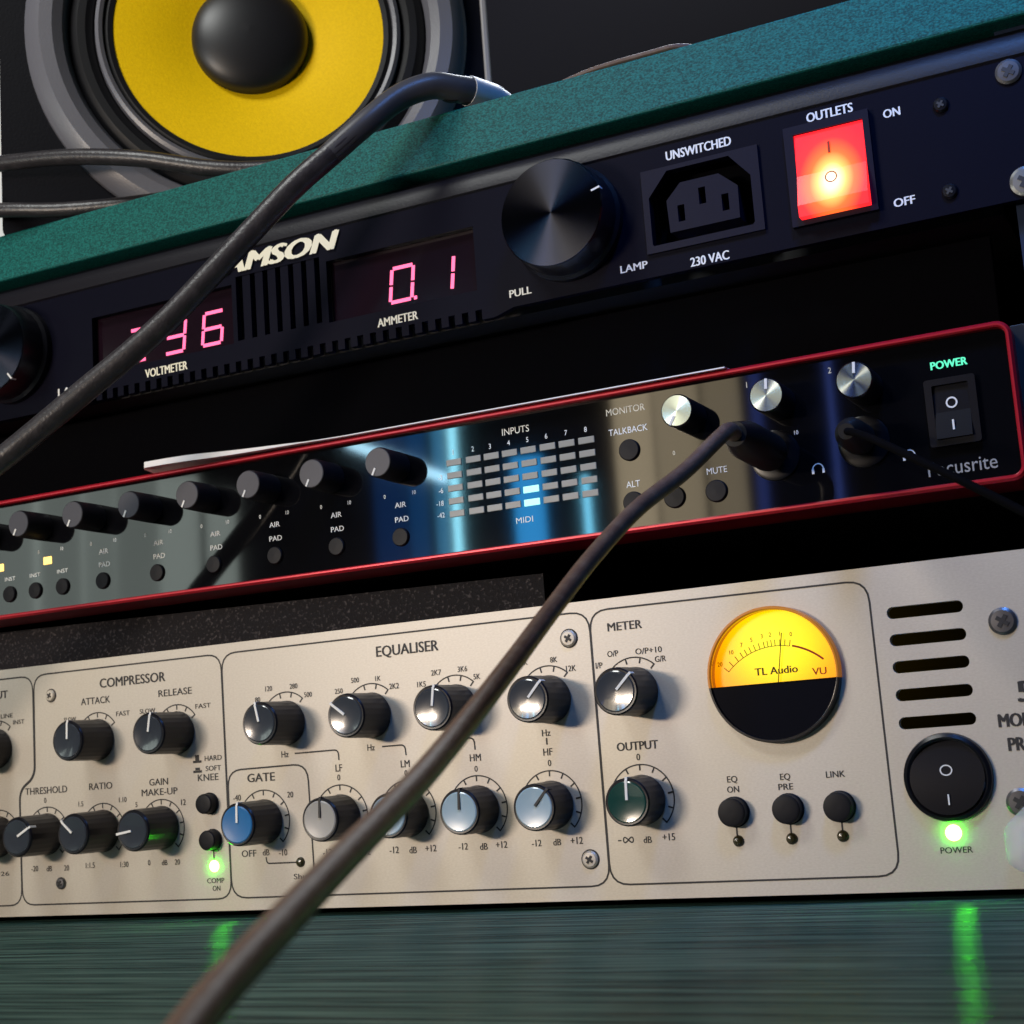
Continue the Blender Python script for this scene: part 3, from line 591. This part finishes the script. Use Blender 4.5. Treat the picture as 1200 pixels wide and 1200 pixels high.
link('off_mark', MB().ribbon(circ(0, 2.4, 1.35, 24), .45, -1.1, True).mesh('off_mark'), M['white'], sw)
link('on_mark', MB().box(-.25, .25, -2.4, -1.2, -5.4, -2.6).mesh('on_mark'), M['white'], sw)
lettering('POWER', 392.4, 141.3, 2.2, 9.8, face, M['mint'], bold=.035)
lettering('Focusrite', 392.8, 112.6, 4.0, 18.5, face, mat('faint_ink', (.28, .29, .3), .6), bold=.0)

# ------------------------------------------------------------------ power conditioner
sa = thing('power_conditioner', 'black rack power unit with red digital meters and glowing red rocker switch', 'power unit')
bot = []; x = 90.5                                                   # notched lower edge
while x < 251: bot += [(x, 181.2), (x, 184.6), (x + 2.3, 184.6), (x + 2.3, 181.2)]; x += 4.93
outer = [(-60, 181.2)] + bot + [(255, 181.2), (262, 183.2), (425, 183.2), (425, 223.6), (-60, 223.6)]
VW = [(91.6, 191.2), (154.2, 191.2), (154.2, 212.4), (91.6, 212.4)]; AW = [(193.3, 191.2), (249.4, 191.2), (249.4, 212.6), (193.3, 212.6)]
SV = [(156.0, 191.8), (190.6, 191.8), (190.6, 214.8), (156.0, 214.8)]
IECP = [(310.6, 192.4), (341.8, 192.4), (342.4, 193.2), (342.4, 207.6), (336.2, 215.0), (316.6, 215.0), (310.2, 207.6), (310.2, 193.0)]
sp = MB().plate(outer, [VW, AW, SV, IECP], 0, 2.5).build('front_panel', M['navy'], sa)
lip = MB(); prof = [(0.0, 223.6), (-.6, 224.2), (-.4, 227.5), (1.0, 230.6), (3.5, 232.8), (7, 233.8), (14, 234.0)]
nn = len(prof)
lip.add([(-60, y, z) for y, z in prof] + [(425, y, z) for y, z in prof], [(i, i+1, nn+i+1, nn+i) for i in range(nn-1)] + [tuple(range(nn)), tuple(range(2*nn-1, nn-1, -1))])
lip.smooth = True; lip.build('top_lip', M['navy_lip'], sa)
link('chassis', MB().box(-45, 410, 14, 220, 184.5, 233.9).mesh('chassis'), M['black'], sa)
link('rack_ear', MB().box(410, 432, 2.6, 5.2, 186, 232, .3).mesh('rack_ear'), M['navy'], sa)
link('rack_ear', MB().box(-74, -55, 2.6, 5.2, 186, 232, .3).mesh('rack_ear'), M['navy'], sa)
for k in range(6): link('vent_slat', MB().box(158.6 + 5.3*k, 161.8 + 5.3*k, .3, 6, 191.8, 214.8).mesh('vent_slat'), M['navy'], sa)
def digit(ch, cx, cz, m, w=8.2, h=11.4, t=1.25, parent=None):
    segs = {'0': 'abcdef', '1': 'bc', '2': 'abged', '3': 'abgcd', '6': 'afgedc'}[ch]; g_ = .35; hw, hh = w/2, h/2; sl = .12
    L = dict(a=((-hw+g_, hh), (hw-g_, hh)), g=((-hw+g_, 0), (hw-g_, 0)), d=((-hw+g_, -hh), (hw-g_, -hh)), f=((-hw, hh-g_), (-hw, g_)), b=((hw, hh-g_), (hw, g_)), e=((-hw, -g_), (-hw, -hh+g_)), c=((hw, -g_), (hw, -hh+g_)))
    mb = MB()
    for s_ in segs:
        (x0, z0), (x1, z1) = L[s_]; mb.ribbon([(x0 + z0*sl, z0), (x1 + z1*sl, z1)], t, 0)
    if ch == '0': mb.ribbon([(hw + .1, -hh), (hw + 1.3, -hh)], 1.2, 0)
    return link('digit', mb.mesh('digit'), m, parent, (cx, 2.6, cz))
for W, nm in ((VW, 'voltage_display'), (AW, 'current_display')):
    d = link(nm, MB().box(W[0][0], W[2][0], 2.8, 3.6, W[0][1], W[2][1]).mesh(nm), M['display'], sa)
    if nm[0] == 'v':
        for ch, x in (('2', 110.5), ('3', 127.2), ('6', 143.6)): digit(ch, x, 199.4, M['led_red'], parent=d)
    else:
        digit('0', 220.6, 199.9, M['led_red'], parent=d); digit('1', 235.7, 199.8, M['led_red'], parent=d)
for s, x, z, h, w in SA_TEXT: lettering(s, x, z, h*.82, w, sp, M['cream'] if 'METER' in s else M['white'], bold=.03)
lettering('SAMSON', 172.4, 219.2, 6.4, 53, sp, M['cream'], y=-.7, bold=.085, shear=.28)
def big_knob(x, z, r, h, ang):
    o = link('lamp_knob', MB().lathe([(r+1.2, -.1), (r+1.2, -2.5), (r+.3, -3.6), (r, -h+.8), (r-.5, -h)], 64, 40, .25, (2, 3)).mesh('lamp_knob'), M['knob'], sa, (x, 0, z), math.radians(ang))
    link('turned_face', MB().lathe([(r-.5, -h+.2), (r-.7, -h-.25), (.01, -h-.25)], 64).mesh('turned_face'), M['knob_face'], o)
    link('pointer', MB().box(-.3, .3, -h-.4, -h+2, r-3, r-.1).mesh('pointer'), M['white'], o)
big_knob(282.7, 205.8, 17.3, 13, 75); big_knob(54.0, 205.0, 17.3, 13, 140)
iec = link('mains_socket', MB().plate([(308.2, 190.2), (345.2, 190.2), (345.2, 216.4), (308.2, 216.4)], [IECP], -1.0, .02).mesh('mains_socket'), M['socket'], sa)
link('recess', MB().box(309.5, 343.2, 9, 10, 191.5, 216).mesh('recess'), M['void'], iec)
inner = [(315.4, 196.2), (337.4, 196.2), (337.6, 206.2), (332.0, 211.2), (319.8, 211.2), (315.0, 206.4)]
pins = [[(x-1.1, z-2.6), (x+1.1, z-2.6), (x+1.1, z+2.6), (x-1.1, z+2.6)] for x, z in ((319.4, 201.6), (326.4, 205.6), (333.4, 201.9))]
link('core', MB().plate(inner, pins, 1.2, 9).mesh('core'), M['socket'], iec)
rs = link('outlet_switch', MB().plate([(353.6, 188.4), (378.6, 188.4), (378.6, 218.6), (353.6, 218.6)], [[(356.4, 190.0), (376.8, 190.0), (376.8, 216.0), (356.4, 216.0)]], -2.0, .02).mesh('outlet_switch'), M['socket'], sa)
RED = glow_mat('lit_red_rocker', [(0.0, (1.0, 0.012, 0.02)), (0.25, (1.0, 0.02, 0.02)), (0.50, (1.0, 0.13, 0.02)), (0.68, (1.0, 0.45, 0.10)), (0.82, (1.0, 0.85, 0.4)), (1.0, (1.0, 1.0, 0.75))], (366.6, -3, 199.5), (13, 40, 18), 1.9, (.6, .01, .02))
link('rocker', MB().add([(356.5,-1.2,215.9),(376.7,-1.2,215.9),(376.7,-2.4,203),(356.5,-2.4,203),(376.7,-5.0,193.5),(356.5,-5.0,193.5),(376.7,-4.6,190.1),(356.5,-4.6,190.1),(356.5,2,215.9),(376.7,2,215.9),(376.7,2,190.1),(356.5,2,190.1)],
     [(0,1,2,3),(3,2,4,5),(5,4,6,7),(8,9,1,0),(7,6,10,11),(0,3,5,7,11,8),(1,9,10,6,4,2)]).mesh('rocker'), RED, rs)
link('on_mark', MB().box(366.2, 366.8, -2.3, -1.2, 208.2, 211.6).mesh('on_mark'), M['ink_red'], rs)
link('off_mark', MB().ribbon([(366.6 + 1.6*math.sin(t), 200.4 + 1.5*math.cos(t)) for t in [2*math.pi*i/24 for i in range(24)]], .35, -3.75, True).mesh('off_mark'), M['ink_red'], rs)
for x, z in ((398.6, 215.0), (398.2, 189.6)): screw(x, z, 2.2, sa, M['rocker_black'])
screw(417.6, 219.8, 3.6, sa, M['screw_dark']); screw(418.4, 187.9, 4.2, sa, M['steel'])
screw(-66, 219.8, 3.6, sa, M['screw_dark'], y=2.6)

# ------------------------------------------------------------------ loudspeaker
yaw = math.radians(33)
spk = thing('studio_loudspeaker', 'black studio loudspeaker with yellow woofer cone standing on the teal-lit board', 'loudspeaker', loc=(128, 56, 252.5), rotz=yaw)
WZ = 85.5
link('cabinet', MB().box(-95.5, 95.5, 0, 225, 0, 282, 4).mesh('cabinet'), M['cabinet'], spk)
for s_ in (1,): link('edge_highlight', MB().box(min(s_*93.6, s_*96.2), max(s_*93.6, s_*96.2), -1.2, 3, 1, 281, .7).mesh('edge_highlight'), M['highlight'], spk)  # added strip: light along the right front edge is put into its grey
link('woofer_bezel', MB().lathe([(87.5, .2), (87.2, -2), (85, -5), (81, -7.2), (76, -7), (72.5, -4.5), (71, -1), (70.8, 1.5)], 96).mesh('woofer_bezel'), M['bezel'], spk, (0, 0, WZ))
link('surround', MB().lathe([(70.9, 1), (69.5, -1), (67, -2.4), (64, -2.2), (61.5, -.4), (60.6, 1.5)], 96).mesh('surround'), M['rubber'], spk, (0, 0, WZ))
link('inner_ring', MB().lathe([(60.7, 1.2), (60.2, -2.2), (58.8, -3.0), (57.4, -2.2), (57.0, 1.0), (54, 1.8), (53, .6)], 96).mesh('inner_ring'), M['bezel'], spk, (0, 0, WZ))
link('cone_gasket', MB().lathe([(57.2, -.5), (55.5, -1.2), (53.6, -.6), (53.2, .8)], 96).mesh('cone_gasket'), M['rubber'], spk, (0, 0, WZ))
link('cone', MB().lathe([(53.6, -.2), (45, 1.6), (36, 4.0), (29, 6.4), (20, 9.6)], 96).mesh('cone'), M['cone'], spk, (0, 0, WZ))
link('dust_cap', MB().lathe([(23.6, 10.0), (23.4, 6.2)] + [(23.4*math.cos(math.radians(a)), 6.2 - 8*math.sin(math.radians(a))) for a in range(10, 90, 10)] + [(.01, -1.8)], 64).mesh('dust_cap'), M['dome'], spk, (0, 0, WZ))
# sub-surface cut behind the woofer so the cone can sit inside the box
cab = [o for o in spk.children if o.name.startswith('cabinet')][0]
me = cab.data; me.clear_geometry()
front = MB().plate(rrect(-97.3, 95.5, 0, 282, 5, 5), [circ(0, WZ, 71.5, 64), circ(0, 218, 42, 48)], 0, 12)
front.box(-97.1, 95.3, 12, 225, .2, 281.8)
me2 = front.mesh('cabinet'); me2.materials.append(M['cabinet']); cab.data = me2
link('tweeter', MB().lathe([(46, .2), (45, -3), (40, -1), (22, 6), (13.5, 9)], 64).mesh('tweeter'), M['bezel'], spk, (0, 0, 218))
link('tweeter_dome', MB().lathe([(13.6, 9)] + [(13.4*math.cos(math.radians(a)), 9 - 7*math.sin(math.radians(a))) for a in range(0, 90, 12)] + [(.01, 2)], 40).mesh('tweeter_dome'), M['cone'], spk, (0, 0, 218))

# ------------------------------------------------------------------ cables, paper, tag
def cable(name, label, pts, r, m, group=None, seg=16):
    base = pts[0]
    t = thing(name, label, 'cable', group, loc=base)
    link('jacket', MB().tube(smooth_path(pts), r, seg).mesh('jacket', base), m, t)
    return t, base
P1 = [(248.6, 0, 259.8), (241.8, -8.0, 259.6), (233.8, -15.0, 255.2), (225.9, -23.0, 245.9), (215.6, -29.0, 235.8), (204.1, -34.0, 225.8), (189.9, -39.0, 212.0), (176.8, -44.0, 198.8), (164.8, -49.0, 186.6), (152.6, -54.0, 176.1), (139.4, -59.0, 166.1), (126.2, -64.0, 155.9), (113.1, -69.0, 146.0), (91.2, -76.0, 131.8), (60, -86, 112), (20, -98, 82), (-30, -110, 40), (-70, -118, 8), (-110, -120, .8), (-160, -120, .8)]
c1, b1 = cable('microphone_cable', 'thick black cable hanging from its grey plug over the teal-lit board edge', P1, 3.9, M['cable'])
link('strain_relief', MB().tube(smooth_path([(250.5, 4, 259.9), (247.5, -1, 259.7), (241.8, -8, 259.6), (233.8, -15, 255.2), (225.9, -23, 245.9), (215.6, -29, 235.8)], 6), [4.75 - .83*(i/30)**.7 for i in range(31)], 20).mesh('strain_relief', b1), M['boot'], c1)
for q, d in (((246.2, -2.6, 259.8), (5, -8, -.3)), ((249.4, 2.0, 259.9), (4, -6, 0))):
    dv = Vector(d).normalized(); q = Vector(q); link('groove_ring', MB().tube([q - dv*.7, q + dv*.7], 4.95, 20).mesh('groove_ring', b1), M['rubber'], c1)
link('plug_sleeve', MB().tube([(249.8, 2.8, 259.9), (254, 12, 259.6), (256, 18, 259), (263, 40, 256.8)], [5.0, 4.8, 3.9, 3.8], 24).mesh('plug_sleeve', b1), M['sleeve'], c1)

P2 = [(341.4, -38, 123.4), (342.6, -46, 123.0), (342.0, -54, 119.5), (336.5, -67, 109.8), (330.6, -86.3, 99.0), (326.7, -106.0, 86.4), (325.2, -126.9, 73.5), (329.1, -156.5, 60.7), (334.4, -185.7, 49.8), (341.5, -214.5, 41.4), (347.8, -238.5, 35.6), (353.4, -258.7, 31.2), (358.4, -275.8, 27.5), (362.5, -290.1, 24.3), (365.6, -301.6, 21.4), (368.7, -312.0, 18.4), (372, -324, 14), (376, -345, 8), (382, -375, -4), (388, -400, -30)]
c2, b2 = cable('headphone_cable', 'brown-black headphone cable sweeping forward across the silver channel strip', P2, 2.1, M['cable_brown'])
link('plug_sleeve', MB().tube([(341.2, .8, 123.2), (341.2, -6, 123.2), (341.2, -7, 123.2), (341.3, -28, 123.3), (341.4, -38, 123.4)], [3.1, 3.1, 5.6, 5.4, 3.4], 24).mesh('plug_sleeve', b2), M['rubber'], c2)
P3 = [(367.4, -22, 122.6), (371, -27, 120.8), (376, -34, 117.6), (382.6, -44, 112.8), (392.3, -55, 105.8), (402.7, -62, 98.4), (415.8, -68, 88.9), (429.4, -72, 78), (450, -78, 56), (472, -84, 25), (490, -90, 3), (520, -95, -.6), (560, -98, -.6)]
c3, b3 = cable('thin_headphone_cable', 'thin black cable plugged beside the black power rocker of the red-rimmed interface', P3, 1.05, M['void'])
link('plug_sleeve', MB().tube([(367, .8, 123.2), (367, -5, 123.2), (367, -6, 123.2), (367.2, -16, 123.0), (367.6, -23, 122.4)], [3.1, 3.1, 4.6, 4.4, 2.2], 24).mesh('plug_sleeve', b3), M['rubber'], c3)
LA = [(-140, 30, 255.6), (-70, 0, 272), (-8.8, -10, 281), (32.3, -10, 279.2), (58.3, -10, 276.7), (89.7, -8, 272.4), (119.5, -4, 265.8), (145, 3, 258.4), (165, 10, 255.7), (195, 20, 255.6), (225, 30, 255.6)]
cable('looped_cable', 'upper loop of black cable arching in front of the yellow-coned loudspeaker', LA, 3.0, M['cable'], None)
LB = [(-140, 20, 255.4), (-70, -2, 262), (-10, -9, 265.9), (31, -9, 263.5), (57, -7, 259.6), (80, -1, 256.4), (105, 7, 255.4), (130, 14, 255.4)]
cable('looped_cable', 'lower black cable lying along the teal-lit board under the arching loop', LB, 2.8, M['cable'], None)
TH = [(262, 18, 253.4), (275, 9, 255.0), (290.7, 8, 257.6), (311.2, 8, 258.0), (321.9, 9, 257.8), (334, 16, 255), (350, 26, 253.4)]
cable('thin_wire', 'thin brown wire resting on the teal-lit board beside the loudspeaker', TH, .9, M['cable_brown'], None, 10)

pp = MB(); nx = 40
for j, (y, dz) in enumerate(((40, .35), (8, .35), (-2, .3), (-5.5, 0))):
    for i in range(nx+1):
        t = i/nx; x = 115 + (330-115)*t; lift = max(0, 1 - t*2.6); wob = .25*math.sin(t*23)
        z = 150.3 + dz + (1.6*lift*(1 if j > 1 else .2)) + (wob*lift if j > 2 else 0)
        pp.v.append((x + (3 if j == 3 and i == 0 else 0), y + (1.0*t if j == 3 else 0), z))
for j in range(3):
    for i in range(nx): a = j*(nx+1)+i; pp.f.append((a, a+1, a+nx+2, a+nx+1))
nv = len(pp.v); pp.v += [(x, y, z + .35 + (1.7*max(0, min(1, (185-x)/45)) if y < 5 else 0)) for x, y, z in pp.v]; fs = list(pp.f)
pp.f += [tuple(i+nv for i in reversed(f)) for f in fs]
for i in range(nx): a = 3*(nx+1)+i; pp.f.append((a, a+1, a+1+nv, a+nv))
for j in range(3): pp.f.append((j*(nx+1), (j+1)*(nx+1), (j+1)*(nx+1)+nv, j*(nx+1)+nv))
tag(link('paper_sheet', pp.mesh('paper_sheet', (220, 10, 150.3)), M['paper'], None, (220, 10, 150.3)), 'curled white paper lying on top of the red-rimmed interface', 'paper')

PT = mat('cloudy_plastic_wrap', (.70, .70, .73), .45); PT.node_tree.nodes['Principled BSDF'].inputs['Alpha'].default_value = .38
bm = bmesh.new(); bmesh.ops.create_icosphere(bm, subdivisions=4, radius=1)
for v in bm.verts:
    c = v.co.normalized(); w_ = 1 + .05*math.sin(4*c.x + 3*c.z) + .04*math.sin(7*c.z - 4*c.x + 1.3)
    v.co = Vector((16.5*c.x*w_, 5.2*c.y*w_, 11.5*c.z*w_))*S
for f in bm.faces: f.smooth = True
me = bpy.data.meshes.new('plastic_wrap'); bm.to_mesh(me); bm.free()
tag(link('plastic_wrap', me, PT, None, (409.5, -5.0, 12.5)), 'cloudy white crumpled plastic wrap against the corner screw of the silver processor', 'plastic wrap')
